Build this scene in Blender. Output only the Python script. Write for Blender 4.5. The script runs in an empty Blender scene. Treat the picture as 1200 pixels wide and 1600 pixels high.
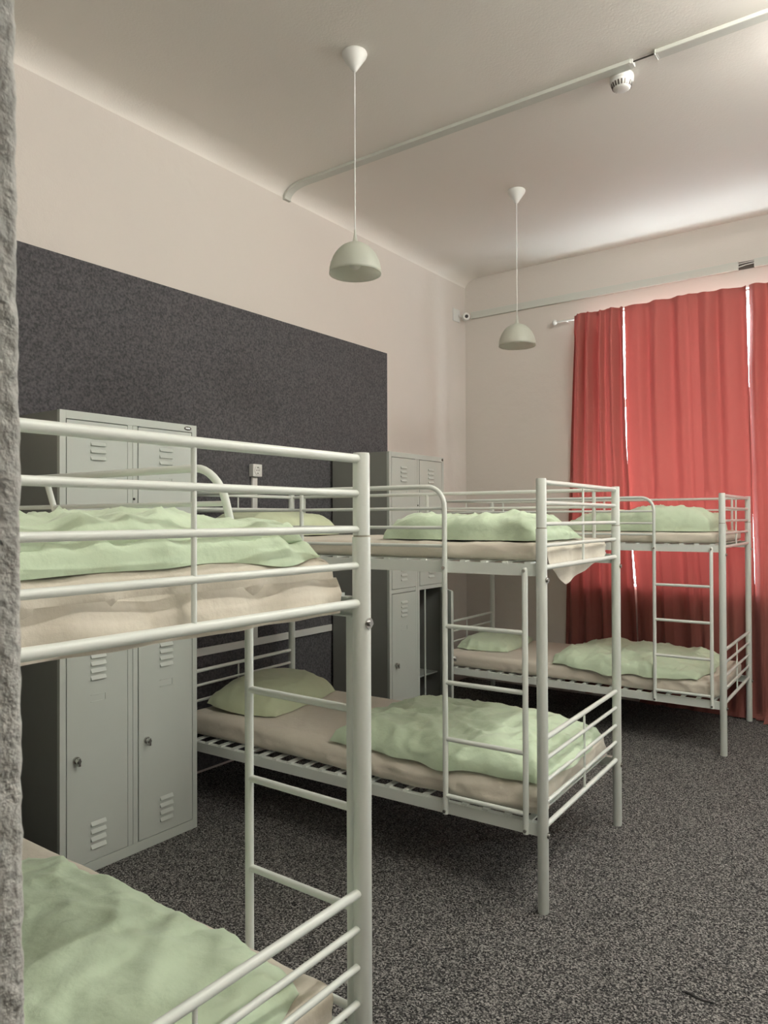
import bpy, bmesh, math, random
from math import sin, cos, pi, radians
from mathutils import Vector, Matrix, noise
S = bpy.context.scene
COL = S.collection
# ------------------------------------------------------------------ camera, world, exposure
PITCH, ROLL, YAW = 0.00805, -0.00382, 0.62786
CAM = Vector((3.4945, 0.171, 1.5196))
cam_d = bpy.data.cameras.new('camera'); cam = bpy.data.objects.new('camera', cam_d); COL.objects.link(cam)
fwd = Vector((-sin(YAW)*cos(PITCH), cos(YAW)*cos(PITCH), sin(PITCH)))
rt = Vector((cos(YAW), sin(YAW), 0)); up = rt.cross(fwd)
rx = rt*cos(ROLL) + up*sin(ROLL); uy = -rt*sin(ROLL) + up*cos(ROLL)
cam.matrix_world = Matrix(((rx.x, uy.x, -fwd.x, CAM.x), (rx.y, uy.y, -fwd.y, CAM.y), (rx.z, uy.z, -fwd.z, CAM.z), (0, 0, 0, 1)))
cam_d.sensor_fit = 'VERTICAL'; cam_d.sensor_height = 36.0; cam_d.sensor_width = 27.0
cam_d.lens = 1152.37/1600*36.0
cam_d.clip_start = 0.02; cam_d.clip_end = 100
cam_d.dof.use_dof = True; cam_d.dof.focus_distance = 3.2; cam_d.dof.aperture_fstop = 32
S.camera = cam
W = bpy.data.worlds.new('daylight'); S.world = W; W.use_nodes = True
wn = W.node_tree.nodes; wn['Background'].inputs[0].default_value = (0.86, 0.93, 1.0, 1); wn['Background'].inputs[1].default_value = 20.0
S.view_settings.view_transform = 'Standard'; S.view_settings.look = 'None'
S.view_settings.exposure = 0.48; S.view_settings.gamma = 1.0; S.view_settings.use_curve_mapping = False
TUBE = 250.0          # emission of the lit fluorescent tubes on the ceiling (right of the frame)
# room numbers
YW = 6.32; HC = 3.785; XR = 5.40; YF = 0.3405; JX = 3.18
WX0, WX1, WZ0, WZ1 = 1.10, 3.42, 0.92, 3.26
VX0, VX1 = 4.30, 4.95          # uncurtained window right of the frame

# ------------------------------------------------------------------ materials
def creases(m, scale, dist):
    nt = m.node_tree; N = nt.nodes; L = nt.links; b = N['Principled BSDF']
    tc = N.new('ShaderNodeTexCoord'); n = N.new('ShaderNodeTexNoise'); n.noise_type = 'RIDGED_MULTIFRACTAL'
    n.inputs['Scale'].default_value = scale; n.inputs['Detail'].default_value = 2.5; n.inputs['Distortion'].default_value = 0.8; n.inputs['Roughness'].default_value = 0.5
    mp = N.new('ShaderNodeMapping'); mp.inputs['Scale'].default_value = (1.0, 0.55, 1.3); mp.inputs['Rotation'].default_value = (0, 0, 0.6)
    L.new(tc.outputs['Object'], mp.inputs[0]); L.new(mp.outputs[0], n.inputs['Vector'])
    bp = N.new('ShaderNodeBump'); bp.inputs['Distance'].default_value = dist; bp.inputs['Strength'].default_value = 1.0
    L.new(n.outputs['Fac'], bp.inputs['Height'])
    if b.inputs['Normal'].links: L.new(b.inputs['Normal'].links[0].from_socket, bp.inputs['Normal'])
    L.new(bp.outputs['Normal'], b.inputs['Normal'])
def mat(name, col, rough=0.6, metal=0.0, spec=0.5, bump=None, var=None, trans=None, emit=None, coat=0.0, sheen=0.0):
    m = bpy.data.materials.new(name); m.use_nodes = True; nt = m.node_tree; N = nt.nodes; L = nt.links
    b = N['Principled BSDF']; b.inputs['Base Color'].default_value = (*col, 1); b.inputs['Roughness'].default_value = rough
    b.inputs['Metallic'].default_value = metal; b.inputs['Specular IOR Level'].default_value = spec
    b.inputs['Coat Weight'].default_value = coat; b.inputs['Sheen Weight'].default_value = sheen
    tc = N.new('ShaderNodeTexCoord')
    if var:                                   # (scale, detail, colour2)
        n = N.new('ShaderNodeTexNoise'); n.inputs['Scale'].default_value = var[0]; n.inputs['Detail'].default_value = var[1]
        L.new(tc.outputs['Object'], n.inputs['Vector'])
        r = N.new('ShaderNodeValToRGB'); r.color_ramp.elements[0].position = 0.35; r.color_ramp.elements[1].position = 0.65
        r.color_ramp.elements[0].color = (*col, 1); r.color_ramp.elements[1].color = (*var[2], 1)
        L.new(n.outputs['Fac'], r.inputs['Fac']); L.new(r.outputs['Color'], b.inputs['Base Color'])
    if bump:
        prev = None
        for (sc, dist, det) in bump:
            n = N.new('ShaderNodeTexNoise'); n.inputs['Scale'].default_value = sc; n.inputs['Detail'].default_value = det
            L.new(tc.outputs['Object'], n.inputs['Vector'])
            bp = N.new('ShaderNodeBump'); bp.inputs['Distance'].default_value = dist; bp.inputs['Strength'].default_value = 1.0
            L.new(n.outputs['Fac'], bp.inputs['Height'])
            if prev: L.new(prev.outputs['Normal'], bp.inputs['Normal'])
            prev = bp
        L.new(prev.outputs['Normal'], b.inputs['Normal'])
    if trans:                                 # (weight, colour)
        t = N.new('ShaderNodeBsdfTranslucent'); t.inputs['Color'].default_value = (*trans[1], 1)
        mx = N.new('ShaderNodeMixShader'); mx.inputs[0].default_value = trans[0]
        L.new(b.outputs[0], mx.inputs[1]); L.new(t.outputs[0], mx.inputs[2]); L.new(mx.outputs[0], N['Material Output'].inputs['Surface'])
    if emit:
        b.inputs['Emission Color'].default_value = (*emit[0], 1); b.inputs['Emission Strength'].default_value = emit[1]
    return m

M = {}
M['paint'] = mat('white_powder_coat', (0.74, 0.79, 0.74), 0.28, coat=0.2, bump=[(60, 0.0004, 3)])
M['band'] = mat('tube_joint_stain', (0.34, 0.33, 0.26), 0.5)
M['wall'] = mat('wall_plaster', (0.68, 0.640, 0.595), 0.9, spec=0.2, bump=[(9, 0.004, 3), (120, 0.0006, 2)], var=(0.9, 3, (0.70, 0.658, 0.61)))
M['ceil'] = mat('ceiling_plaster', (0.84, 0.81, 0.76), 0.92, spec=0.2, bump=[(4, 0.002, 2), (90, 0.0008, 2)])
M['stucco'] = mat('rough_stucco', (0.40, 0.405, 0.38), 0.95, spec=0.2, bump=[(110, 0.004, 4), (380, 0.001, 2)], var=(160, 3, (0.50, 0.50, 0.47)))
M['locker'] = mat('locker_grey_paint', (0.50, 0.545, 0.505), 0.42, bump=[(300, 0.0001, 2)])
M['locker_shaded'] = mat('locker_grey_paint_shaded', (0.25, 0.26, 0.24), 0.5)  # same locker grey, darkened: shade of sides and inside put into the colour
M['gap'] = mat('dark_gap', (0.03, 0.03, 0.03), 0.8)
M['chrome'] = mat('chrome', (0.55, 0.55, 0.53), 0.25, 1.0)
M['darkmetal'] = mat('dark_metal', (0.12, 0.11, 0.10), 0.35, 0.8)
M['plastic'] = mat('white_plastic', (0.72, 0.73, 0.70), 0.4)
M['conduit'] = mat('conduit_plastic', (0.60, 0.62, 0.57), 0.45)
M['shade'] = mat('lamp_shade_plastic', (0.66, 0.69, 0.62), 0.35, trans=(0.5, (0.88, 0.89, 0.83)))
M['bulb'] = mat('opal_bulb', (0.75, 0.76, 0.72), 0.3)
M['tube_lit'] = mat('lit_fluorescent_tube', (0.9, 0.9, 0.85), 0.3, emit=((1.0, 0.955, 0.88), TUBE))
M['sheet'] = mat('beige_sheet', (0.71, 0.665, 0.565), 0.85, spec=0.2, sheen=0.2, bump=[(25, 0.004, 4), (700, 0.0002, 1)])
M['green'] = mat('green_cotton', (0.61, 0.74, 0.545), 0.8, spec=0.2, sheen=0.2, bump=[(22, 0.005, 4), (600, 0.0002, 1)])
M['pillow'] = mat('green_pillow_cotton', (0.56, 0.63, 0.43), 0.8, spec=0.2, sheen=0.2, bump=[(16, 0.004, 4)])
creases(M['sheet'], 5.5, 0.012); creases(M['green'], 6.0, 0.018); creases(M['pillow'], 4.0, 0.005)
M['frame'] = mat('window_frame_paint', (0.8, 0.8, 0.78), 0.4)

def curtain_mat():
    m = mat('red_curtain', (0.245, 0.085, 0.070), 0.8, spec=0.25, sheen=0.1, bump=[(900, 0.0002, 1), (12, 0.003, 3)], trans=(0.037, (0.85, 0.14, 0.12)))
    return m
M['curtain'] = curtain_mat()

def carpet_mat():
    m = bpy.data.materials.new('speckled_carpet'); m.use_nodes = True; nt = m.node_tree; N = nt.nodes; L = nt.links
    b = N['Principled BSDF']; b.inputs['Roughness'].default_value = 1.0; b.inputs['Specular IOR Level'].default_value = 0.1
    tc = N.new('ShaderNodeTexCoord')
    vo = N.new('ShaderNodeTexVoronoi'); vo.inputs['Scale'].default_value = 210; vo.inputs['Randomness'].default_value = 1.0
    L.new(tc.outputs['Object'], vo.inputs['Vector'])
    sp = N.new('ShaderNodeSeparateColor'); L.new(vo.outputs['Color'], sp.inputs[0])
    a = N.new('ShaderNodeTexNoise'); a.inputs['Scale'].default_value = 130; a.inputs['Detail'].default_value = 3
    L.new(tc.outputs['Object'], a.inputs['Vector'])
    mxf = N.new('ShaderNodeMix'); mxf.data_type = 'FLOAT'; mxf.inputs[0].default_value = 0.55
    L.new(sp.outputs[0], mxf.inputs[2]); L.new(a.outputs['Fac'], mxf.inputs[3])
    r = N.new('ShaderNodeValToRGB'); e = r.color_ramp.elements
    e[0].position = 0.28; e[0].color = (0.012, 0.012, 0.013, 1); e[1].position = 0.75; e[1].color = (0.36, 0.35, 0.33, 1)
    k = e.new(0.50); k.color = (0.078, 0.077, 0.075, 1)
    L.new(mxf.outputs[0], r.inputs['Fac'])
    v = N.new('ShaderNodeTexNoise'); v.inputs['Scale'].default_value = 3.0; v.inputs['Detail'].default_value = 4
    L.new(tc.outputs['Object'], v.inputs['Vector'])
    mr = N.new('ShaderNodeMapRange'); mr.inputs[3].default_value = 0.8; mr.inputs[4].default_value = 1.2; L.new(v.outputs['Fac'], mr.inputs[0])
    mx = N.new('ShaderNodeMix'); mx.data_type = 'RGBA'; mx.blend_type = 'MULTIPLY'; mx.inputs[0].default_value = 1.0
    L.new(r.outputs['Color'], mx.inputs[6]); L.new(mr.outputs[0], mx.inputs[7]); L.new(mx.outputs[2], b.inputs['Base Color'])
    bp = N.new('ShaderNodeBump'); bp.inputs['Distance'].default_value = 0.006; bp.inputs['Strength'].default_value = 0.9
    L.new(a.outputs['Fac'], bp.inputs['Height']); L.new(bp.outputs['Normal'], b.inputs['Normal'])
    return m
M['carpet'] = carpet_mat()

def felt_mat():
    m = mat('grey_felt', (0.058, 0.058, 0.063), 1.0, spec=0.1, bump=[(260, 0.002, 3)], sheen=0.15, var=(85, 6, (0.128, 0.126, 0.134)))
    return m
M['felt'] = felt_mat()

def glass_mat():
    m = bpy.data.materials.new('window_glass'); m.use_nodes = True; nt = m.node_tree; N = nt.nodes; L = nt.links
    N.remove(N['Principled BSDF'])
    t = N.new('ShaderNodeBsdfTransparent'); t.inputs[0].default_value = (0.95, 0.97, 0.96, 1)
    g = N.new('ShaderNodeBsdfGlossy'); g.inputs['Roughness'].default_value = 0.02
    mx = N.new('ShaderNodeMixShader'); mx.inputs[0].default_value = 0.06
    L.new(t.outputs[0], mx.inputs[1]); L.new(g.outputs[0], mx.inputs[2]); L.new(mx.outputs[0], N['Material Output'].inputs[0])
    return m
M['glass'] = glass_mat()

# ------------------------------------------------------------------ mesh helpers
class MB:
    def __init__(s): s.v = []; s.f = []; s.smooth = []; s.fix = False
    def box(s, x0, y0, z0, x1, y1, z1):
        b = len(s.v)
        s.v += [Vector(p) for p in ((x0,y0,z0),(x1,y0,z0),(x1,y1,z0),(x0,y1,z0),(x0,y0,z1),(x1,y0,z1),(x1,y1,z1),(x0,y1,z1))]
        for q in ((0,3,2,1),(4,5,6,7),(0,1,5,4),(1,2,6,5),(2,3,7,6),(3,0,4,7)): s.f.append([b+i for i in q]); s.smooth.append(False)
        return s
    def tube(s, pts, r, seg=14, cap=True):
        pts = [Vector(p) for p in pts]; n = len(pts)
        rr = r if isinstance(r, (list, tuple)) else [r]*n
        t0 = (pts[1]-pts[0]).normalized()
        nrm = t0.orthogonal().normalized(); b = len(s.v)
        for i in range(n):
            if i == 0: t = t0
            elif i == n-1: t = (pts[-1]-pts[-2]).normalized()
            else: t = ((pts[i]-pts[i-1]).normalized() + (pts[i+1]-pts[i]).normalized()).normalized()
            nrm = (nrm - t*nrm.dot(t)).normalized(); bn = t.cross(nrm)
            for k in range(seg):
                a = 2*pi*k/seg; s.v.append(pts[i] + (nrm*cos(a) + bn*sin(a))*rr[i])
        for i in range(n-1):
            for k in range(seg):
                k2 = (k+1) % seg
                s.f.append([b+i*seg+k, b+i*seg+k2, b+(i+1)*seg+k2, b+(i+1)*seg+k]); s.smooth.append(True)
        if cap:
            c0 = len(s.v); s.v += [s.v[b+k].copy() for k in range(seg)]; s.f.append([c0+k for k in range(seg)][::-1]); s.smooth.append(False)
            c0 = len(s.v); s.v += [s.v[b+(n-1)*seg+k].copy() for k in range(seg)]; s.f.append([c0+k for k in range(seg)]); s.smooth.append(False)
        return s
    def lathe(s, prof, seg=40, o=(0, 0, 0), closed=False):
        s.fix = True
        b = len(s.v); o = Vector(o)
        for (r, z) in prof:
            for k in range(seg):
                a = 2*pi*k/seg; s.v.append(o + Vector((r*cos(a), r*sin(a), z)))
        for i in range(len(prof)-1):
            for k in range(seg):
                k2 = (k+1) % seg
                s.f.append([b+i*seg+k, b+i*seg+k2, b+(i+1)*seg+k2, b+(i+1)*seg+k]); s.smooth.append(True)
        return s
    def xf(s, mtx, start=0):
        for i in range(start, len(s.v)): s.v[i] = mtx @ s.v[i]
        return s
    def build(s, name, m, parent=None, loc=None, bevel=0.0, fix=None):
        if fix is None: fix = s.fix
        me = bpy.data.meshes.new(name)
        o0 = Vector(loc) if loc is not None else Vector((0, 0, 0))
        me.from_pydata([tuple(v-o0) for v in s.v], [], s.f)
        me.polygons.foreach_set('use_smooth', s.smooth)
        me.materials.append(m); me.update()
        if fix:
            bm = bmesh.new(); bm.from_mesh(me)
            bmesh.ops.remove_doubles(bm, verts=bm.verts, dist=1e-6)
            bmesh.ops.recalc_face_normals(bm, faces=bm.faces)
            bm.to_mesh(me); bm.free()
        o = bpy.data.objects.new(name, me); COL.objects.link(o)
        if loc is not None: o.location = loc
        if parent: o.parent = parent
        if bevel:
            bv = o.modifiers.new('bevel', 'BEVEL'); bv.width = bevel; bv.segments = 2; bv.limit_method = 'ANGLE'; bv.angle_limit = radians(40)
        return o

def tag(o, label, cat, group=None, kind=None):
    if label: o['label'] = label
    if cat: o['category'] = cat
    if group: o['group'] = group
    if kind: o['kind'] = kind
    return o
def thing(name, loc, rz, label, cat, group=None):
    o = bpy.data.objects.new(name, None); COL.objects.link(o); o.location = loc; o.rotation_euler = (0, 0, rz)
    o.empty_display_size = 0.1
    return tag(o, label, cat, group)
def structure(o): o['kind'] = 'structure'; return o
def copy_tree(o, parent=None):
    c = o.copy(); COL.objects.link(c); c.parent = parent
    for ch in list(o.children): copy_tree(ch, c)
    return c

# ------------------------------------------------------------------ the room
structure(MB().box(-0.3, -2.0, -0.1, XR+0.3, YW+0.45, 0.0).build('floor', M['carpet']))
# ceiling with a soft cove to the left and window walls
mb = MB(); mb.box(-0.3, -2.0, HC, XR+0.3, YW+0.45, HC+0.15)
R = 0.09
CX, CZ = 0.16, 0.085
b = len(mb.v)
for k in range(11):                            # cove along left wall
    a = k/10*pi/2; x = CX - CX*cos(a); z = HC - CZ + CZ*sin(a)
    mb.v += [Vector((x-0.001, YF, z)), Vector((x-0.001, YW, z))]
for k in range(10): mb.f.append([b+2*k, b+2*k+2, b+2*k+3, b+2*k+1]); mb.smooth.append(True)
structure(mb.build('ceiling', M['ceil']))
structure(MB().box(-0.2, -0.05, 0, 0.0, YW+0.42, HC).build('wall_left', M['wall']))
structure(MB().box(XR, -0.05, 0, XR+0.2, YW+0.42, HC).build('wall_right', M['wall']))
mb = MB()
mb.box(0, YW, 0, WX0, YW+0.42, HC); mb.box(WX1, YW, 0, VX0, YW+0.42, HC); mb.box(VX1, YW, 0, XR, YW+0.42, HC)
mb.box(VX0, YW, 0, VX1, YW+0.42, WZ0); mb.box(VX0, YW, WZ1, VX1, YW+0.42, HC)
mb.box(WX0, YW, 0, WX1, YW+0.42, WZ0); mb.box(WX0, YW, WZ1, WX1, YW+0.42, HC)
structure(mb.build('wall_back', M['wall']))
# front wall with the doorway the camera stands in
mb = MB()
mb.box(0, -0.05, 0, JX-0.012, YF-0.004, HC); mb.box(JX+0.95, -0.05, 0, XR, YF, HC); mb.box(JX-0.012, -0.05, 2.12, JX+0.95, YF, HC)
structure(mb.build('wall_front', M['wall']))
# rough stucco reveal of the doorway: real relief, room-side corner slightly out of plumb
mb = MB(); ys = [-0.05 + i*0.004 for i in range(96)]; nz = 530
def jy(z): return 0.3388 + 0.010*(1.52 - z)
prof = [(JX, -0.05 + (k/70.0)*1.0) for k in range(0)]
cols = 74
b = 0
for j in range(nz):
    z = 2.12*j/(nz-1); yc = jy(z)
    for i in range(cols+12):
        if i <= cols:
            t = i/cols; y = -0.05 + (yc - 0.006 + 0.05)*t; x = JX; nx, ny = 1, 0
        elif i <= cols+4:
            a = (i-cols)/4*pi/2; x = JX - 0.006 + 0.006*cos(a); y = yc - 0.006 + 0.006*sin(a); nx, ny = cos(a), sin(a)
        else:
            x = JX - 0.006 - (i-cols-4)*0.008; y = yc; nx, ny = 0, 1
        q = Vector((x*90, y*90, z*90)); d = 0.0009*noise.noise(q) + 0.0007*noise.noise(q*2.3) + 0.0005*noise.noise(q*0.35)
        d = d if i < cols+10 else -0.004
        mb.v.append(Vector((x + nx*d, y + ny*d, z)))
nc = cols+12
for j in range(nz-1):
    for i in range(nc-1):
        mb.f.append([j*nc+i, j*nc+i+1, (j+1)*nc+i+1, (j+1)*nc+i]); mb.smooth.append(True)
structure(mb.build('trim_1', M['stucco']))
# hallway behind the camera
mb = MB(); mb.box(2.6, -1.8, 0, 2.7, -0.05, 2.6); mb.box(4.62, -1.8, 0, 4.72, -0.05, 2.6); mb.box(2.6, -1.9, 0, 4.72, -1.8, 2.6); mb.box(2.6, -1.9, 2.6, 4.72, -0.05, 2.7)
structure(mb.build('wall_hallway', M['wall']))

# windows in the recess
def window(n, x0, x1, z0, z1, y):
    mb = MB(); w = 0.06
    mb.box(x0, y, z0, x0+w, y+0.07, z1); mb.box(x1-w, y, z0, x1, y+0.07, z1)
    mb.box(x0+w, y, z0, x1-w, y+0.07, z0+w); mb.box(x0+w, y, z1-w, x1-w, y+0.07, z1)
    zt = z0 + (z1-z0)*0.68
    xm = (x0+x1)/2; mb.box(x0+w, y+0.001, zt-0.035, xm-0.035, y+0.069, zt+0.035); mb.box(xm+0.035, y+0.001, zt-0.035, x1-w, y+0.069, zt+0.035)
    mb.box(xm-0.035, y, z0+w, xm+0.035, y+0.07, z1-w)
    f = structure(mb.build('window_%d' % n, M['frame']))
    for (a, b_, c, d) in ((x0+w, xm-0.035, z0+w, zt-0.035), (xm+0.035, x1-w, z0+w, zt-0.035), (x0+w, xm-0.035, zt+0.035, z1-w), (xm+0.035, x1-w, zt+0.035, z1-w)):
        MB().box(a, y+0.03, c, b_, y+0.036, d).build('pane', M['glass'], f)
window(1, WX0, 2.29, WZ0, WZ1, YW+0.28); window(2, 2.33, WX1, WZ0, WZ1, YW+0.28)
window(3, VX0, VX1, WZ0, WZ1, YW+0.28)
structure(MB().box(2.291, YW+0.28, WZ0+0.001, 2.329, YW+0.36, WZ1-0.001).build('trim_2', M['frame']))
structure(MB().box(WX0, YW+0.01, WZ0, WX1, YW+0.28, WZ0+0.025).build('trim_3', M['frame']))
for (a, b_) in ((WX0, WX1), (VX0, VX1)):
    pl = bpy.data.lights.new('window_portal', 'AREA'); pl.shape = 'RECTANGLE'; pl.size = b_-a; pl.size_y = WZ1-WZ0; pl.cycles.is_portal = True
    po = bpy.data.objects.new('window_portal', pl); COL.objects.link(po); po.location = ((a+b_)/2, YW+0.40, (WZ0+WZ1)/2); po.rotation_euler = (radians(-90), 0, 0)

# acoustic felt board on the left wall
BY0, BY1, BZ1 = 0.9, 5.013, 2.852
bd = MB().box(0.001, BY0, 0.02, 0.018, BY1, BZ1).build('pin_board', M['felt'], bevel=0.002)
tag(bd, 'large dark grey felt board covering lower part of left wall', 'board')

# ------------------------------------------------------------------ ceiling conduit, detector, pendants
cy = 3.852
mb = MB()
def strip(mb, pts, hw, th):
    b = len(mb.v)
    for (x, z, nx, nz_) in pts:
        mb.v += [Vector((x, cy-hw, z)), Vector((x, cy+hw, z)), Vector((x+nx*th, cy+hw, z+nz_*th)), Vector((x+nx*th, cy-hw, z+nz_*th))]
    for i in range(len(pts)-1):
        for k in range(4):
            k2 = (k+1) % 4; mb.f.append([b+4*i+k, b+4*i+k2, b+4*i+4+k2, b+4*i+4+k]); mb.smooth.append(False)
    mb.f.append([b, b+1, b+2, b+3]); mb.smooth.append(False)
    e = b+4*(len(pts)-1); mb.f.append([e, e+1, e+2, e+3]); mb.smooth.append(False)
pts = [(0.003, HC-CZ-0.008, 1, 0)]
for k in range(1, 8):
    a = k/8*pi/2; pts.append((CX-CX*cos(a)+0.002, HC-CZ+CZ*sin(a)-0.002, cos(a), -sin(a)))
pts += [(CX, HC-0.001, 0, -1), (2.355, HC-0.001, 0, -1)]
strip(mb, pts, 0.030, 0.020)
strip(mb, [(2.475, HC-0.001, 0, -1), (XR, HC-0.001, 0, -1)], 0.030, 0.020)
cond = mb.build('cable_conduit', M['conduit'], bevel=0.002)
tag(cond, 'long white cable conduit crossing the ceiling from left wall', 'cable trunking')
MB().box(2.345, cy-0.022, HC-0.022, 2.365, cy+0.022, HC-0.001).build('coupling', M['plastic'], cond)
MB().box(2.468, cy-0.022, HC-0.022, 2.484, cy+0.022, HC-0.001).build('coupling', M['plastic'], cond)
MB().tube([(2.36, cy-0.006, HC-0.008), (2.48, cy-0.006, HC-0.008)], 0.004, 8).build('exposed_cable', M['darkmetal'], cond)

t = thing('smoke_detector', (2.287, 3.945, HC), 0, 'round white smoke detector on ceiling beside the cable conduit', 'smoke detector')
t.location = (2.275, 3.943, HC)
MB().lathe([(0.0, -0.001), (0.058, -0.001), (0.060, -0.008), (0.059, -0.030), (0.0, -0.031)]).build('base', M['plastic'], t)
mb = MB().lathe([(0.055, -0.031), (0.052, -0.045), (0.043, -0.066), (0.034, -0.072), (0.0, -0.073)]); mb.build('sensor_head', M['plastic'], t)
mb = MB()
for k in range(20):
    a = 2*pi*k/20; st = len(mb.v); mb.box(0.040, -0.0035, -0.064, 0.0535, 0.0035, -0.042)
    for i in range(st, len(mb.v)):
        v = mb.v[i]; f = (v.z+0.042)/(-0.022); v.x = (v.x if v.x < 0.045 else 0.0545) - f*0.0075 + (0 if v.x < .045 else 0)
    mb.xf(Matrix.Rotation(a, 4, 'Z'), st)
mb.build('vent_slots', M['darkmetal'], t)

def pendant(x, y, label, lit=False, proto=None):
    rz = 2.705
    t = thing('pendant_lamp', (x, y, HC), 0, label, 'pendant lamp', 'dome pendant lamps')
    z = rz - HC
    MB().lathe([(0.0, -0.001), (0.060, -0.001), (0.062, -0.008), (0.058, -0.020), (0.018, -0.078), (0.010, -0.090), (0.004, -0.094), (0.0, -0.094)]).build('ceiling_canopy', M['plastic'], t)
    MB().tube([(0, 0, -0.09), (0, 0, z+0.20)], 0.003, 8).build('cord', M['plastic'], t)
    pr = []; n = 18
    pr += [(0.0045, z+0.215), (0.007, z+0.19), (0.013, z+0.160), (0.020, z+0.154)]
    for k in range(2, n+1):
        a = k/n*pi/2; pr.append((0.127*sin(a), z+0.154*cos(a)))
    for k in range(n, -1, -1):
        a = k/n*pi/2; pr.append((0.1245*sin(a)+0.0005, z+0.1505*cos(a)))
    MB().lathe(pr, 48).build('lamp_shade', M['shade'], t)
    bl = [(0.0, z+0.022)]
    for k in range(1, 12):
        a = pi - k/14*pi; bl.append((0.030*sin(a), z+0.052+0.030*cos(a)))
    bl += [(0.014, z+0.092), (0.014, z+0.135), (0, z+0.135)]
    MB().lathe(bl, 24).build('bulb', M['bulb'], t)
    return t
pendant(1.285, 2.985, 'unlit white dome pendant lamp nearer the camera, above the gap between beds')
pendant(1.253, 4.835, 'unlit white dome pendant lamp farther away, near the red curtains')

def batten(x, y, label):
    t = thing('ceiling_light', (x, y, HC), 0, label, 'ceiling light', 'fluorescent ceiling lights')
    MB().box(-0.035, -0.62, -0.045, 0.035, 0.62, -0.0005).build('housing', M['plastic'], t, bevel=0.004)
    for s_ in (-1, 1): MB().box(-0.016, s_*0.605-0.012, -0.095, 0.016, s_*0.605+0.012, -0.0455).build('lamp_holder', M['plastic'], t)
    MB().tube([(0, -0.592, -0.075), (0, 0.592, -0.075)], 0.013, 16).build('fluorescent_tube', M['tube_lit'], t)
batten(4.20, 1.90, 'lit fluorescent ceiling light right of the aisle, nearer the doorway')
batten(3.52, 3.75, 'lit fluorescent ceiling light over the aisle, nearer the window wall')

# ------------------------------------------------------------------ window wall fittings
t = thing('wall_trunking', (0, YW, 3.40), 0, 'white cable trunking running along window wall above the curtains', 'cable trunking')
MB().box(0.075, -0.030, 0.0, 2.392, -0.0005, 0.062).build('trunking_cover', M['conduit'], t, bevel=0.002)
MB().box(2.502, -0.030, 0.0, XR-0.005, -0.0005, 0.062).build('trunking_cover', M['conduit'], t, bevel=0.002)
MB().box(2.392, -0.006, 0.002, 2.502, -0.0005, 0.060).build('backing_channel', M['darkmetal'], t)
mb = MB(); mb.tube([(2.38, -0.014, 0.045), (2.44, -0.013, 0.048), (2.51, -0.014, 0.050)], 0.004, 8); mb.tube([(2.38, -0.014, 0.020), (2.44, -0.016, 0.030), (2.51, -0.014, 0.036)], 0.004, 8)
mb.build('exposed_cable', M['plastic'], t)
t = thing('security_camera', (0.0, 6.14, 3.41), 0, 'small white camera with dark lens on bracket in the wall corner', 'security camera')
MB().box(0.0005, -0.06, -0.058, 0.012, 0.06, 0.058).build('bracket', M['plastic'], t, bevel=0.003)
mb = MB().tube([(0, 0, 0), (0, 0, 0.05), (0, 0, 0.062)], [0.036, 0.036, 0.030], 24)
dirv = Vector((0.62, -0.75, -0.15)).normalized(); q = dirv.to_track_quat('Z', 'Y').to_matrix().to_4x4()
mb.xf(Matrix.Translation((0.055, 0.085, -0.005)) @ q).build('housing', M['plastic'], t)
mb = MB().tube([(0, 0, 0.058), (0, 0, 0.066)], 0.016, 20); mb.xf(Matrix.Translation((0.055, 0.085, -0.005)) @ q).build('lens', M['gap'], t)
MB().tube([(0.01, 0.03, 0), (0.05, 0.08, -0.005)], 0.012, 12).build('arm', M['plastic'], t)

t = thing('curtain_rod', (0, YW-0.066, 3.222), 0, 'thin white curtain rod with round end knob, carrying the red curtains', 'curtain rod')
MB().tube([(0.95, 0, 0), (3.62, 0, 0)], 0.008, 12).build('rod', M['plastic'], t)
mb = MB().lathe([(0.0, -0.024), (0.012, -0.021), (0.021, -0.012), (0.024, 0), (0.021, 0.012), (0.012, 0.021), (0, 0.024)], 20)
mb.xf(Matrix.Translation((0.928, 0, 0))).build('finial', M['plastic'], t)
MB().tube([(1.03, 0, 0), (1.03, 0.065, 0)], 0.006, 10).build('bracket', M['plastic'], t)

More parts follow.
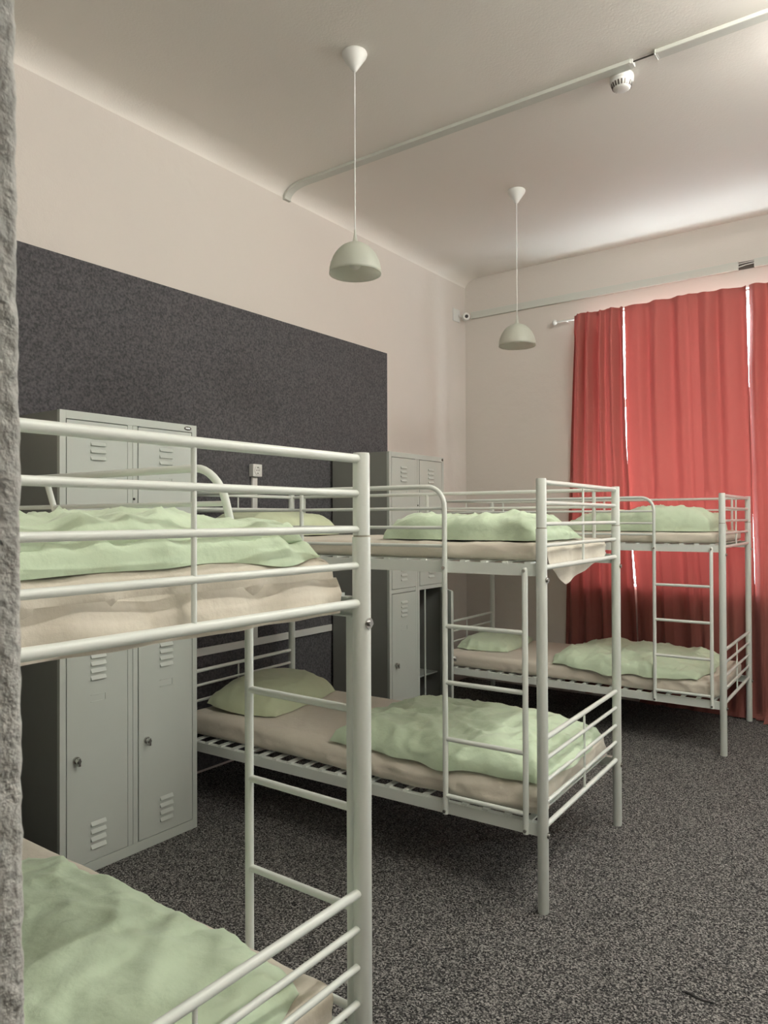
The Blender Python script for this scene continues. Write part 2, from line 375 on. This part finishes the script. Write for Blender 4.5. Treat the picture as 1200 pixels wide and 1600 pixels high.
def lerp_tab(tab, z):                         # tab of (z, value), descending z
    if z >= tab[0][0]: return tab[0][1]
    for (z0, v0), (z1, v1) in zip(tab, tab[1:]):
        if z >= z1: return v0 + (v1-v0)*(z0-z)/(z0-z1)
    return tab[-1][1]
def curtain(left, right, folds, seed, label, amp=0.022, puddle=0.08, sharp=None):
    mb = MB(); nx = int((right[0][1]-left[0][1])/0.006)+8; nz_ = 90
    L = 3.215 + puddle
    for j in range(nz_+1):
        s = L*j/nz_                             # arc length from top
        z = 3.247 - s; out = 0.0; zz = z
        if z < 0.035: out = 0.035 - z; zz = 0.035
        xl, xr = lerp_tab(left, zz), lerp_tab(right, zz)
        dep = min(1.0, s/0.25)
        for i in range(nx+1):
            u = i/nx; 
            uu = u + 0.018*noise.noise(Vector((u*5, zz*0.5, seed))) + 0.006*noise.noise(Vector((u*14, zz*0.8, seed+4)))
            ph = 0.0
            y = 0
            for (fr, am, p0) in folds: y += am*sin(2*pi*fr*uu + p0 + 0.25*noise.noise(Vector((zz*0.5, fr, seed))))
            y *= amp*(0.55 + 0.45*dep + 0.25*(1-zz/3.2))
            if sharp:
                for (u0, w, h) in sharp:
                    d = (uu - u0 - 0.012*(3.2-zz))/w
                    if -1 < d < 0: y -= h*(1+d)**1.5
                    elif 0 <= d < 0.35: y -= h*(1-d/0.35)
            y += 0.004*noise.noise(Vector((u*9, zz*2.1, seed+9)))
            x = xl + (xr-xl)*u
            tp = min(1.0, max(0.0, (zz-1.8)/1.2)); tp = tp*tp*(3-2*tp)
            yy = YW - 0.066 - 0.048*tp + y*(1+0.75*tp)
            zt = zz + (0.006*noise.noise(Vector((u*16, 1, seed))) + 0.004*sin(2*pi*folds[0][0]*uu) if j < 3 else 0)
            if out > 0:
                w = noise.noise(Vector((x*5, out*12, seed)))
                yy -= out*(0.8+0.3*noise.noise(Vector((x*3.1, 0, seed))))
                zt = 0.008 + 0.028*max(0.0, 1-out/max(0.01, puddle))**0.5 + 0.012*abs(w)
            yy = min(yy, YW-0.012 if zt < 3.1 else YW-0.080)
            if x < 2.56 and zt < 1.72: yy = max(yy, 6.237)
            mb.v.append(Vector((x, yy, zt)))
    for j in range(nz_):
        for i in range(nx):
            a = j*(nx+1)+i; mb.f.append([a, a+1, a+nx+2, a+nx+1]); mb.smooth.append(True)
    o = mb.build('curtain', M['curtain'], None, loc=((left[0][1]+right[0][1])/2, YW-0.07, 0))
    tag(o, label, 'curtain', 'red window curtains')
    return o
c1R = [(3.25, 1.542), (2.14, 1.551), (1.25, 1.588), (0.78, 1.614), (0, 1.64)]
c1L = [(3.25, 1.116), (2.0, 1.055), (1.0, 1.015), (0.45, 1.0), (0, 0.99)]
c2L = [(3.25, 1.547), (2.7, 1.542), (2.1, 1.543), (1.4, 1.572), (1.25, 1.586), (0.9, 1.615), (0, 1.64)]
c2R = [(3.25, 2.459), (2.6, 2.467), (2.0, 2.476), (1.65, 2.480), (0.8, 2.50), (0, 2.52)]
c3L = [(3.25, 2.477), (3.0, 2.478), (2.6, 2.467), (2.2, 2.467), (1.8, 2.475), (1.55, 2.480), (1.2, 2.49), (0, 2.50)]
c3R = [(3.25, 3.60), (0, 3.66)]
curtain(c1L, c1R, [(4.6, 0.75, 0.5), (2.0, 0.5, 2.0), (8, 0.25, 1.0)], 1.3, 'narrow red curtain panel at the left end, gathered in tight folds', 0.030, 0.0)
curtain(c2L, c2R, [(5.3, 0.72, 1.0), (2.4, 0.45, 0.2), (9, 0.16, 2.1)], 5.1, 'wide red curtain panel behind the far bunk, second from left', 0.030, 0.03, sharp=[(0.565, 0.16, 0.040)])
curtain(c3L, c3R, [(8, 0.8, 2.4), (3.0, 0.4, 1.2), (13, 0.15, 0.4)], 8.7, 'red curtain panel at the right edge, hem pooling on the carpet', 0.030, 0.14)

# ------------------------------------------------------------------ trunking and socket on the felt board
t = thing('board_trunking', (0.018, 0, 0), 0, 'flat white cable trunking on the felt board with riser to socket', 'cable trunking')
MB().box(0.0005, 1.2, 0.702, 0.016, 4.292, 0.748).build('horizontal_duct', M['plastic'], t, bevel=0.002)
MB().box(0.0005, 3.505, 0.7485, 0.016, 3.548, 1.786).build('riser_duct', M['plastic'], t, bevel=0.002)
t = thing('wall_socket', (0.018, 3.527, 1.828), 0, 'white surface-mounted power socket on dark felt board', 'socket')
MB().box(0.0005, -0.040, -0.040, 0.040, 0.040, 0.040).build('socket_box', M['plastic'], t, bevel=0.004)
mb = MB().lathe([(0.030, 0.0), (0.030, 0.004), (0.023, 0.004), (0.021, -0.0), (0.0, -0.0)], 28); mb.xf(Matrix.Translation((0.0405, 0, 0)) @ Matrix.Rotation(pi/2, 4, 'Y'))
so = mb.build('socket_face', M['plastic'], t)
mb = MB()
for s_ in (-1, 1): mb.tube([(0.0405, 0.0095*s_, 0), (0.0425, 0.0095*s_, 0)], 0.003, 10)
mb.box(0.0405, -0.004, 0.016, 0.0428, 0.004, 0.022); mb.box(0.0405, -0.004, -0.022, 0.0428, 0.004, -0.016)
mb.build('contact_holes', M['gap'], so)

# ------------------------------------------------------------------ lockers
def vents(mb, yc, zs, x, w=0.070, up_=True):
    for z in zs:
        b = len(mb.v)
        h = 0.016; d = 0.009
        mb.v += [Vector((x, yc-w/2, z+h)), Vector((x, yc+w/2, z+h)), Vector((x+d, yc+w/2, z)), Vector((x+d, yc-w/2, z)), Vector((x, yc+w/2, z-0.001)), Vector((x, yc-w/2, z-0.001))]
        for q in ((0, 1, 2, 3), (3, 2, 4, 5), (0, 3, 5), (1, 4, 2)): mb.f.append([b+i for i in q]); mb.smooth.append(False)
def door(parent, y0, y1, z0, z1, label, lock=True, full=True, angle=0, top=True, name='door', flip=True):
    # built closed with origin at the right-hand hinge; x local outwards
    w = y1-y0; mb = MB(); g = 0.0035
    mb.box(-0.016, -w+g, z0+g, 0.0, -g, z1-g)
    yc = -w/2
    vents(mb, yc, [z1-0.075, z1-0.106, z1-0.137, z1-0.168], 0.0, 0.072)
    if full: vents(mb, yc, [z0+0.055, z0+0.088, z0+0.121, z0+0.154], 0.0, 0.072)
    # raised label-holder rim
    lz = z1-0.235
    for (a, b_, c, d) in ((-0.036, 0.036, 0.0, 0.003), (-0.036, 0.036, -0.030, -0.027), (0.033, 0.036, -0.030, 0.003)):
        mb.box(0.0, yc+a, lz+c, 0.0022, yc+b_, lz+d)
    o = mb.build(name, M['locker'], parent); o.location = (0, y1, 0); o.rotation_euler = (0, 0, angle)
    if lock is not None:
        m2 = MB().tube([(0.0, -w+0.045, lock), (0.010, -w+0.045, lock)], 0.015, 20)
        m2.tube([(0.010, -w+0.045, lock), (0.026, -w+0.045, lock-0.004)], [0.012, 0.010], 16)
        m2.box(0.012, -w+0.040, lock-0.022, 0.030, -w+0.050, lock+0.012)
        m2.build('lock', M['chrome'], o, bevel=0.001)
    return o
def locker(X, y0, w, H, label, opened, badge):
    t = thing('locker', (X, y0, 0), 0, label, 'locker', 'grey metal lockers')
    zb, zm, zt = 0.045, 1.008, H-0.035
    fw = 0.028; cw = 0.052; mid = w/2 - 0.006
    mb = MB(); D = X-0.042
    mb.box(-D, 0.002, 0.0, -0.003, 0.004, H)         # left side skin
    mb.box(-D, w-0.004, 0.0, -0.003, w-0.002, H)
    s1 = mb.build('side_panel', M['locker_shaded'], t)
    mb = MB()
    mb.box(-D, 0.004, zb-0.01, -0.02, w-0.004, zb); mb.box(-D, 0.004, H-0.02, -0.004, w-0.004, H-0.003)
    mb.box(-D, 0.004, zm-0.004, -0.024, w-0.004, zm+0.004)
    mb.box(-D, 0.004, zb, -D+0.003, w-0.004, H-0.02)
    mb.box(-D+0.003, mid-0.002, zb, -0.02, mid+0.002, zm-0.004); mb.box(-D+0.003, mid-0.002, zm+0.004, -0.02, mid+0.002, H-0.02)
    mb.build('inner_shell', M['locker_shaded'], t)
    mb = MB()
    mb.box(-0.02, 0.0, 0.0, 0.0, fw, H); mb.box(-0.02, w-fw, 0.0, 0.0, w, H)
    mb.box(-0.02, fw, 0.0, 0.0, w-fw, zb); mb.box(-0.02, fw, zt, 0.0, w-fw, H)
    mb.box(-0.02, mid-cw/2, zb, -0.002, mid-0.001, zt); mb.box(-0.02, mid+0.001, zb, -0.002, mid+cw/2, zt)
    mb.box(-0.02, fw, zm-0.014, -0.003, mid-cw/2, zm+0.014); mb.box(-0.02, mid+cw/2, zm-0.014, -0.003, w-fw, zm+0.014)
    mb.build('front_frame', M['locker'], t, bevel=0.001)
    doors = []
    for (a, b_) in ((fw, mid-cw/2), (mid+cw/2, w-fw)):
        for (c, d) in ((zb, zm-0.014), (zm+0.014, zt)):
            op = opened and a > 0.2 and c < 0.5
            doors.append(door(t, a, b_, c, d, '', lock=(c + (0.50-0.045) if c < 0.5 else 1.475), full=True, angle=radians(45) if op else 0))
    if opened:
        # hinge side sits just inside the frame
        doors[2].location = (0.006, w-fw+0.004, 0)
        MB().tube([(-0.012, mid+cw/2+0.085, zb), (-0.012, mid+cw/2+0.085, zm-0.014)], 0.007, 10).build('inner_bar', M['locker'], t)
        MB().box(-D+0.004, mid+0.003, 0.335, -0.06, w-0.006, 0.345).build('shelf', M['locker'], t)
    b = MB(); 
    n = 24; st = len(b.v)
    b.lathe([(0.0, 0.0), (1.0, 0.0), (1.0, 0.6), (0.85, 1.0), (0.0, 1.0)], n)
    b.xf(Matrix.Translation((0.0, w-0.055 if badge == 'oval' else w-0.018, H-0.018)) @ Matrix.Rotation(pi/2, 4, 'Y') @ Matrix.Diagonal((0.010, 0.022 if badge == 'oval' else 0.012, 0.002, 1)))
    bo = b.build('badge', M['darkmetal'], t)
    if badge == 'oval':
        b = MB(); b.box(0.0022, w-0.068, H-0.0205, 0.0028, w-0.042, H-0.0155); b.build('badge_plate', M['chrome'], bo)
    MB().tube([(-0.0015, mid+0.006, 1.61), (0.0008, mid+0.006, 1.61)], 0.006, 10).build('frame_hole', M['gap'], t)
    return t
locker(0.601, 1.861, 0.7189, 1.9787, 'grey two-door metal locker nearest, standing behind the near bunk', False, 'oval')
locker(0.549, 4.290, 0.7189, 1.9787, 'grey metal locker farther away with its lower right door open', True, 'small')

# ------------------------------------------------------------------ bunk beds
BL, BW, BH = 2.1087, 0.97, 1.6704
RU = [1.656, 1.5759, 1.4935, 1.4105, 1.3237]; RL = [0.6615, 0.5808, 0.4948, 0.4123, 0.3240]
def bunk(loc, rz, side, label):
    t = thing('bunk_bed', loc, rz, label, 'bunk bed', 'white metal bunk beds'); P = M['paint']
    for (u, v) in ((0, 0), (0, BW), (-BL, 0), (-BL, BW)):
        mb = MB(); mb.tube([(u, v, 0.0), (u, v, 0.004), (u, v, 1.476)], [0.0195, 0.0215, 0.0215], 24)
        mb.tube([(u, v, 1.480), (u, v, BH-0.006), (u, v, BH)], [0.0200, 0.0200, 0.0185], 24)
        p = mb.build('post', P, t)
        MB().tube([(u, v, 1.4755), (u, v, 1.4805)], 0.0190, 20).build('joint_ring', M['band'], p)
    for u in (0, -BL):
        for zs in (RU, RL):
            mb = MB()
            for z in (zs[0], zs[4]): mb.tube([(u, 0.012, z), (u, BW-0.012, z)], 0.0106, 14)
            e = mb.build('end_panel', P, t)
            for z in zs[1:4]: MB().tube([(u, 0.012, z), (u, BW-0.012, z)], 0.0082, 12).build('crossbar', P, e)
            MB().tube([(u, BW/2, zs[4]), (u, BW/2, zs[0])], 0.0052, 10).build('spindle', P, e)
    for (z0, z1) in ((1.291, 1.338), (0.288, 0.336)):
        for v in (0, BW):
            s_ = 1 if v == 0 else -1
            mb = MB(); mb.box(-BL+0.018, v-0.0015, z0, -0.018, v+0.0015, z1)
            a, b_ = sorted((v+0.0015*s_, v+0.028*s_)); mb.box(-BL+0.02, a, z1-0.003, -0.02, b_, z1)
            a, b_ = sorted((v+0.0015*s_, v+0.018*s_)); mb.box(-BL+0.02, a, z0, -0.02, b_, z0+0.003)
            mb.build('side_rail', P, t)
        mb = MB(); n = 22
        for k in range(n):
            u = -0.06 - k*(BL-0.12)/(n-1); mb.box(u-0.013, 0.004, z1, u+0.013, BW-0.004, z1+0.007)
        mb.build('slat_base', P, t)
    sv = -1 if side == 0 else 1; vb = (0 if side == 0 else BW) + sv*0.0135
    A, B = (-0.419, -0.064) if side == 0 else (-0.388, -0.043)
    TZ = 1.6500; lean = 0.0 if side == 0 else 0.30
    # ladder
    rr = 0.0115
    mb = MB(); mb.tube([(B, vb, 0.292), (B, vb, 1.318), (B, vb, 1.324)], [rr, rr, rr*0.7], 16)
    mb.tube([(A, vb, 0.292), (A, vb, 1.33)], rr, 16)
    lad = mb.build('ladder', P, t)
    for z in (1.070, 0.837, 0.603, 0.368): MB().tube([(A+0.006, vb, z), (B-0.006, vb, z)], 0.0095, 14).build('rung', P, lad)
    # guard rail with rounded loop end
    pts = [(A, vb, 1.30), (A, vb, TZ-0.085)]
    for k in range(1, 9):
        a = k/8*pi/2; pts.append((A - 0.085*(1-cos(a)), vb, TZ-0.085 + 0.085*sin(a)))
    pts.append((-BL+0.005, vb - sv*0.0135, TZ))
    ln = lambda z: -sv*lean*(z-1.30)
    pts = [(u, v + ln(z), z) for (u, v, z) in pts]
    gd = MB().tube(pts, 0.0105, 16).build('guard_rail', P, t)
    for z in (1.558, 1.478, 1.402): MB().tube([(A-0.004, vb+ln(z), z), (-BL+0.01, vb-sv*0.010+ln(z), z)], 0.0072, 12).build('crossbar', P, gd)
    for u in (-1.195,): MB().tube([(u, vb-sv*0.004, 1.30), (u, vb-sv*0.004+ln(TZ), TZ)], 0.0095, 12).build('upright', P, gd)
    # plain guard rail on the other long side
    vo = BW if side == 0 else 0.0
    gd = MB().tube([(-BL+0.01, vo, 1.655), (-0.01, vo, 1.655)], 0.0095, 14).build('guard_rail', P, t)
    MB().tube([(-BL+0.01, vo, 1.570), (-0.01, vo, 1.570)], 0.0072, 12).build('crossbar', P, gd)
    for u in (-0.108, -1.08, -2.0): MB().tube([(u, vo, 1.33), (u, vo, 1.655)], 0.0090, 12).build('upright', P, gd)
    # bolts
    for (z) in (1.278, 0.300):
        for v in (0, BW):
            b = MB().tube([(0.0205, v, z), (0.0235, v, z)], 0.0125, 20); b.tube([(0.0235, v, z), (0.029, v, z)], 0.0075, 6)
            b.build('bolt', M['chrome'], t)
    for (u, z) in ((A, 1.312), (B, 1.312), (A, 0.306), (B, 0.306)):
        b = MB().tube([(u, vb+sv*rr*0.8, z), (u, vb+sv*(rr+0.005), z)], 0.0065, 12); b.build('bolt', M['chrome'], lad)
    return t
BED = {1: ((2.4438, 0.5522, 0), -0.0052), 2: ((2.3134, 2.8318, 0), 0.0379), 3: ((2.4774, 5.2390, 0), 0.0176)}
b1 = bunk(*BED[1], 1, 'white metal bunk bed in the foreground, cut by the left frame edge')
b2 = bunk(*BED[2], 0, 'white metal bunk bed in the middle, facing us with its ladder')
b3 = copy_tree(b2); b3.location, b3.rotation_euler = BED[3][0], (0, 0, BED[3][1])
b3['label'] = 'white metal bunk bed farthest away, in front of the red curtains'

def bedxf(i):
    l, r = BED[i]; return Matrix.Translation(l) @ Matrix.Rotation(r, 4, 'Z')

# ------------------------------------------------------------------ soft goods
def ridge(p): return (1-abs(noise.noise(p)))**3
def fold_noise(x, y, seed, f=3.0, ang=0.5, st=2.2):
    c, s = cos(ang), sin(ang); a, b_ = x*c+y*s, -x*s+y*c
    wx = 0.10*noise.noise(Vector((x*2.5, y*2.5, seed+7))); 
    return ridge(Vector(((a+wx)*f*st, (b_+wx)*f, seed))) - 0.45
def roundbox(i, name, c, size, r, cell, disp, m, label, cat, group):
    """Soft cuboid in the bed's own frame: grid on all six faces, rounded edges, displaced outwards by disp(p, n)."""
    hx, hy, hz = size[0]/2, size[1]/2, size[2]/2
    idx = {}; mb = MB()
    nx, ny, nz_ = [max(2, int(s/cc)) for s, cc in zip(size, cell)]
    def vert(a, b_, d):
        k = (a, b_, d)
        if k in idx: return idx[k]
        p = Vector((-hx+2*hx*a/nx, -hy+2*hy*b_/ny, -hz+2*hz*d/nz_))
        q = Vector((max(-hx+r, min(hx-r, p.x)), max(-hy+r, min(hy-r, p.y)), max(-hz+r, min(hz-r, p.z))))
        n = p-q
        n = n.normalized() if n.length > 1e-9 else Vector((0, 0, 1))
        w = q + n*r; w += n*disp(w, n)
        idx[k] = len(mb.v); mb.v.append(w); return idx[k]
    for a in range(nx):
        for b_ in range(ny):
            for d in (0, nz_): mb.f.append([vert(a, b_, d), vert(a+1, b_, d), vert(a+1, b_+1, d), vert(a, b_+1, d)]); mb.smooth.append(True)
    for a in range(nx):
        for d in range(nz_):
            for b_ in (0, ny): mb.f.append([vert(a, b_, d), vert(a+1, b_, d), vert(a+1, b_, d+1), vert(a, b_, d+1)]); mb.smooth.append(True)
    for b_ in range(ny):
        for d in range(nz_):
            for a in (0, nx): mb.f.append([vert(a, b_, d), vert(a, b_+1, d), vert(a, b_+1, d+1), vert(a, b_, d+1)]); mb.smooth.append(True)
    o = mb.build(name, m, fix=True); o.matrix_world = bedxf(i) @ Matrix.Translation(c)
    tag(o, label, cat, group); return o
def mattress(i, z0, T, seed, label, crumple=1.0, v0=0.05, v1=0.925, u0=-2.075, u1=-0.035, side_out=0.0):
    def d(p, n):
        side = 1-abs(n.z)
        top = max(0, n.z)
        e = max(0, (p.x-(-0.2))/1.2)           # more crumpled towards the foot
        w = 0.004*noise.noise(Vector((p.x*3, p.y*3, seed)))
        foot = min(1.0, max(0.0, (p.x+0.45)/1.4))
        w += crumple*side*(0.004 + 0.010*foot)*fold_noise(p.x*1.0+p.y, p.z*2.2+p.x*0.5, seed, 4.0, 0.25, 1.5)
        w += crumple*top*(0.0025 + 0.005*foot)*fold_noise(p.x, p.y, seed+3, 3.0, 0.9, 2.0)
        if p.y < 0 and n.y < -0.2 and side_out: w += side_out*side*min(1.0, max(0.0, (p.x+0.55)/0.7))
        if n.z < -0.5: w = 0
        return w
    c = Vector(((u0+u1)/2, (v0+v1)/2, z0+T/2))
    return roundbox(i, 'mattress', c, (u1-u0, v1-v0, T), min(0.038, T*0.42), (0.016, 0.018, 0.010), d, M['sheet'], label, 'mattress', 'mattresses in beige sheets')
GAPU, GAPL = 1.3465, 0.3445
m1u = mattress(1, GAPU, 0.082, 11.0, 'beige-sheeted mattress on the upper deck of the foreground bunk', 1.3, v0=0.03, v1=0.93)
mattress(1, GAPL, 0.110, 23.0, 'beige-sheeted mattress on the lower deck of the foreground bunk', 1.0, v0=0.03, v1=0.93)
m2u = mattress(2, GAPU, 0.072, 31.0, 'beige-sheeted mattress on the middle bunk, upper deck, loose sheet corner hanging', 1.1, v0=0.035)
mattress(2, GAPL, 0.120, 47.0, 'beige-sheeted mattress on the lower deck of the middle bunk', 1.5, v0=0.055, side_out=0.042)
mattress(3, GAPU, 0.070, 53.0, 'beige-sheeted mattress on the upper deck of the far bunk', 0.7, v0=0.035)
mattress(3, GAPL, 0.108, 61.0, 'beige-sheeted mattress on the lower deck of the far bunk', 1.2, v0=0.018)

def soft(i, name, c, hu, hv, T, base, seed, m, label, cat, group, rot=0.0, n=5.0, wr=0.018, f=2.6, ang=0.4, st=2.0, shape=None, cell=0.012, wob=0.02, pw=0.5, layers=None, crn=0.0):
    """Filled cloth body (duvet, pillow) lying on height base(u, v), in the bed's own frame."""
    mb = MB(); cr, sr = cos(rot), sin(rot)
    for (off_u, off_v, off_z, hu_, hv_, T_, sd) in (layers or [(0, 0, 0, hu, hv, T, seed)]):
        nu = max(24, int(2*hu_/cell)); nv = max(24, int(2*hv_/cell)); b0 = len(mb.v)
        def pos(s, t, top):
            es = max(0.0, 1-abs(s)**n); et = max(0.0, 1-abs(t)**n); e = (es*et)**pw
            ks = 1 - crn*(t*t)*(s*s)
            x = hu_*s*(1 + wob/hu_*noise.noise(Vector((t*2.2, 3*(1 if s > 0 else -1), sd)))*abs(s)) * ks
            y = hv_*t*(1 + wob/hv_*noise.noise(Vector((s*3.0, 5*(1 if t > 0 else -1), sd+2)))*abs(t)) * ks
            U = c[0]+off_u + x*cr - y*sr; V = c[1]+off_v + x*sr + y*cr
            bz = base(U, V) + off_z
            tt = T_*(shape(s, t) if shape else 1.0)
            if top:
                low = 0.22*noise.noise(Vector((U*2.6, V*2.6, sd)))
                w = wr*(fold_noise(U, V, sd, f, ang, st) + 0.55*fold_noise(U, V, sd+5, f*1.9, ang+1.0, st))
                pk = wr*0.9*(1-e)*ridge(Vector((U*14, V*14, sd+9)))    # gathers at the seams
                w += wr*0.45*fold_noise(U, V, sd+11, f*3.7, ang-0.6, st*0.8)
                z = bz + max(0.003, tt*e*(1+low) + w*min(1, e*1.6) + pk*min(1, e*4))
            else:
                z = bz + 0.002*(1-e)
                if off_z: z = bz - 0.02*e
            return Vector((U-c[0], V-c[1], z-c[2]))
        ms = [-cos(pi*a/nu)*0.55 + (-1+2*a/nu)*0.45 for a in range(nu+1)]
        mt = [-cos(pi*a/nv)*0.55 + (-1+2*a/nv)*0.45 for a in range(nv+1)]
        for top in (True, False):
            for s in ms:
                for t_ in mt: mb.v.append(pos(s, t_, top))
        N1 = (nu+1)*(nv+1)
        for a in range(nu):
            for b_ in range(nv):
                q = [b0+a*(nv+1)+b_, b0+(a+1)*(nv+1)+b_, b0+(a+1)*(nv+1)+b_+1, b0+a*(nv+1)+b_+1]
                mb.f.append(q); mb.smooth.append(True); mb.f.append([k+N1 for k in q][::-1]); mb.smooth.append(True)
        for a in range(nu):
            for b_ in (0, nv):
                q = [b0+a*(nv+1)+b_, b0+(a+1)*(nv+1)+b_]; mb.f.append([q[0], q[1], q[1]+N1, q[0]+N1]); mb.smooth.append(True)
        for b_ in range(nv):
            for a in (0, nu):
                q = [b0+a*(nv+1)+b_, b0+a*(nv+1)+b_+1]; mb.f.append([q[0], q[1], q[1]+N1, q[0]+N1]); mb.smooth.append(True)
    o = mb.build(name, m, fix=True); o.matrix_world = bedxf(i) @ Matrix.Translation(c)
    tag(o, label, cat, group); return o
def flat(z): return lambda u, v: z
def droop(z, vmin=0.06, k=0.6): return lambda u, v: z - (k*(max(0, vmin-v)) + 4*max(0, vmin-v)**2)
UT = GAPU; DG = 'folded pale green duvets'; PG = 'pale green pillows'
zt1u, zt2u, zt3u = GAPU+0.082+0.006, GAPU+0.072+0.005, GAPU+0.070+0.004
zt1l, zt2l, zt3l = GAPL+0.110+0.005, GAPL+0.120+0.006, GAPL+0.108+0.005
# foreground bunk: two-layer folded duvet above, spread duvet below
soft(1, 'duvet', Vector((-0.47, 0.46, zt1u)), 0.41, 0.42, 0.05, (lambda u, v: zt1u - 6.0*max(0.0, u+0.085)**2), 3.0, M['green'], 'pale green duvet folded double on the foreground upper deck', 'duvet', DG,
     n=6, wr=0.026, f=2.8, ang=0.9, wob=0.03, layers=[(0, 0, 0, 0.42, 0.43, 0.050, 3.0), (-0.02, -0.02, 0.034, 0.41, 0.42, 0.050, 8.0)])
soft(1, 'duvet', Vector((-0.62, 0.43, zt1l)), 0.60, 0.455, 0.055, flat(zt1l), 14.0, M['green'], 'pale green duvet spread on the foreground lower deck', 'duvet', DG,
     n=7, wr=0.017, f=2.2, ang=0.75, st=2.4, wob=0.03, crn=0.10)
# middle bunk
soft(2, 'duvet', Vector((-0.41, 0.32, zt2u)), 0.375, 0.25, 0.105, flat(zt2u), 21.0, M['green'], 'pale green duvet rolled up on the middle upper deck', 'duvet', DG,
     n=8, wr=0.022, f=3.2, ang=0.2, shape=lambda s, t: 1.0-0.55*max(0, s)**6-0.15*max(0, t), wob=0.03, pw=0.4)
soft(2, 'duvet', Vector((-0.55, 0.43, zt2l)), 0.55, 0.415, 0.10, droop(zt2l, 0.02), 33.0, M['green'], 'pale green duvet folded on the middle lower deck', 'duvet', DG,
     n=6, wr=0.023, f=2.4, ang=0.6, st=2.2, wob=0.03, shape=lambda s, t: 1.0-0.25*max(0, s), crn=0.06)
soft(2, 'pillow', Vector((-1.84, 0.50, zt2l)), 0.25, 0.36, 0.13, lambda u, v: zt2l + 0.10*max(0, -u-1.75), 41.0, M['pillow'], 'pale green pillow at the head of the middle lower deck', 'pillow', PG,
     rot=0.15, n=3.2, wr=0.010, f=3, wob=0.015, crn=0.10)
soft(2, 'pillow', Vector((-1.83, 0.48, zt2u)), 0.26, 0.36, 0.145, flat(zt2u), 43.0, M['pillow'], 'pale green pillow at the head of the middle upper deck', 'pillow', PG,
     rot=-0.05, n=3.2, wr=0.010, f=3, wob=0.015, crn=0.10)
# far bunk
soft(3, 'duvet', Vector((-0.58, 0.40, zt3u)), 0.49, 0.31, 0.145, flat(zt3u), 51.0, M['green'], 'pale green duvet rolled thick on the far upper deck', 'duvet', DG,
     n=8, wr=0.028, f=3.2, ang=0.5, shape=lambda s, t: 1.0-0.2*max(0, -s), wob=0.02, pw=0.4)
soft(3, 'duvet', Vector((-0.66, 0.45, zt3l)), 0.53, 0.46, 0.095, droop(zt3l, 0.02), 57.0, M['green'], 'pale green duvet folded on the far lower deck', 'duvet', DG,
     n=5, wr=0.026, f=2.6, ang=0.3, wob=0.03, shape=lambda s, t: 1.0-0.2*max(0, s), crn=0.06)
soft(3, 'pillow', Vector((-1.86, 0.54, zt3l)), 0.24, 0.36, 0.085, flat(zt3l), 63.0, M['green'], 'pale green pillow at the head of the far lower deck', 'pillow', PG,
     rot=0.1, n=3.2, wr=0.014, f=3.4, wob=0.02, crn=0.10)
soft(3, 'pillow', Vector((-1.83, 0.50, zt3u)), 0.26, 0.36, 0.135, flat(zt3u), 67.0, M['pillow'], 'pale green pillow at the head of the far upper deck', 'pillow', PG,
     rot=0.0, n=3.2, wr=0.010, f=3, wob=0.015, crn=0.10)

# loose corner of sheet hanging out under the middle bunk's upper foot rail
def hanging(i, parent, pts, name, sd, am=0.006):
    """small cloth piece: rows from top to bottom, each (v0, v1, z, u)"""
    mb = MB(); n = 60; rows = []
    for k in range(len(pts)-1):
        for j in range(8):
            f = j/8; a, b_ = pts[k], pts[k+1]; rows.append([a[q]*(1-f)+b_[q]*f for q in range(4)])
    rows.append(list(pts[-1]))
    for th in (0, 1):
        for (v0, v1, z, u) in rows:
            for k in range(n+1):
                t_ = k/n; v = v0+(v1-v0)*t_
                mb.v.append(Vector((u + am*0.8*sin(v*26+z*14) + am*noise.noise(Vector((v*12, z*12, sd))) + 0.002*th, v, z + 0.3*am*noise.noise(Vector((v*9, 3, sd))))))
    R_ = len(rows)
    for th in (0, 1):
        o0 = th*R_*(n+1)
        for r_ in range(R_-1):
            for k in range(n):
                a = o0+r_*(n+1)+k; mb.f.append([a, a+1, a+n+2, a+n+1]); mb.smooth.append(True)
    o = mb.build(name, M['sheet'])
    o.parent = parent; o.matrix_parent_inverse = Matrix.Identity(4)
    o.matrix_local = (Matrix.Translation((0, 0, 0)))
    inv = (bedxf(i).inverted() @ parent.matrix_world).inverted()
    o.matrix_local = inv
    return o
bpy.context.view_layer.update()
hanging(2, m2u, [(0.08, 0.92, 1.408, -0.045), (0.10, 0.90, 1.385, -0.022), (0.13, 0.88, 1.335, -0.022), (0.18, 0.74, 1.308, -0.024), (0.255, 0.49, 1.268, -0.026), (0.325, 0.335, 1.236, -0.026)], 'loose_sheet_corner', 2.0)
hanging(1, m1u, [(0.05, 0.915, 1.385, -0.030), (0.04, 0.925, 1.35, -0.020), (0.04, 0.925, 1.303, -0.022)], 'sheet_overhang', 6.0, 0.008)

# dark slit-like damage mark in the carpet, modelled as a thin strip
mb = MB(); pts = []
for k in range(15):
    f = k/14; pts.append((2.867+0.110*f, 2.645-0.005*f+0.004*sin(f*9), 0.0025+0.001*sin(f*7)))
mb.tube(pts, [0.0012+0.0036*sin(pi*min(1, k/14+0.05))*(1-0.4*k/14) for k in range(15)], 8)
tag(mb.build('carpet_mark', M['gap'], None, loc=(2.92, 2.64, 0)), 'short dark slit-like damage mark in the grey carpet', 'carpet_mark')
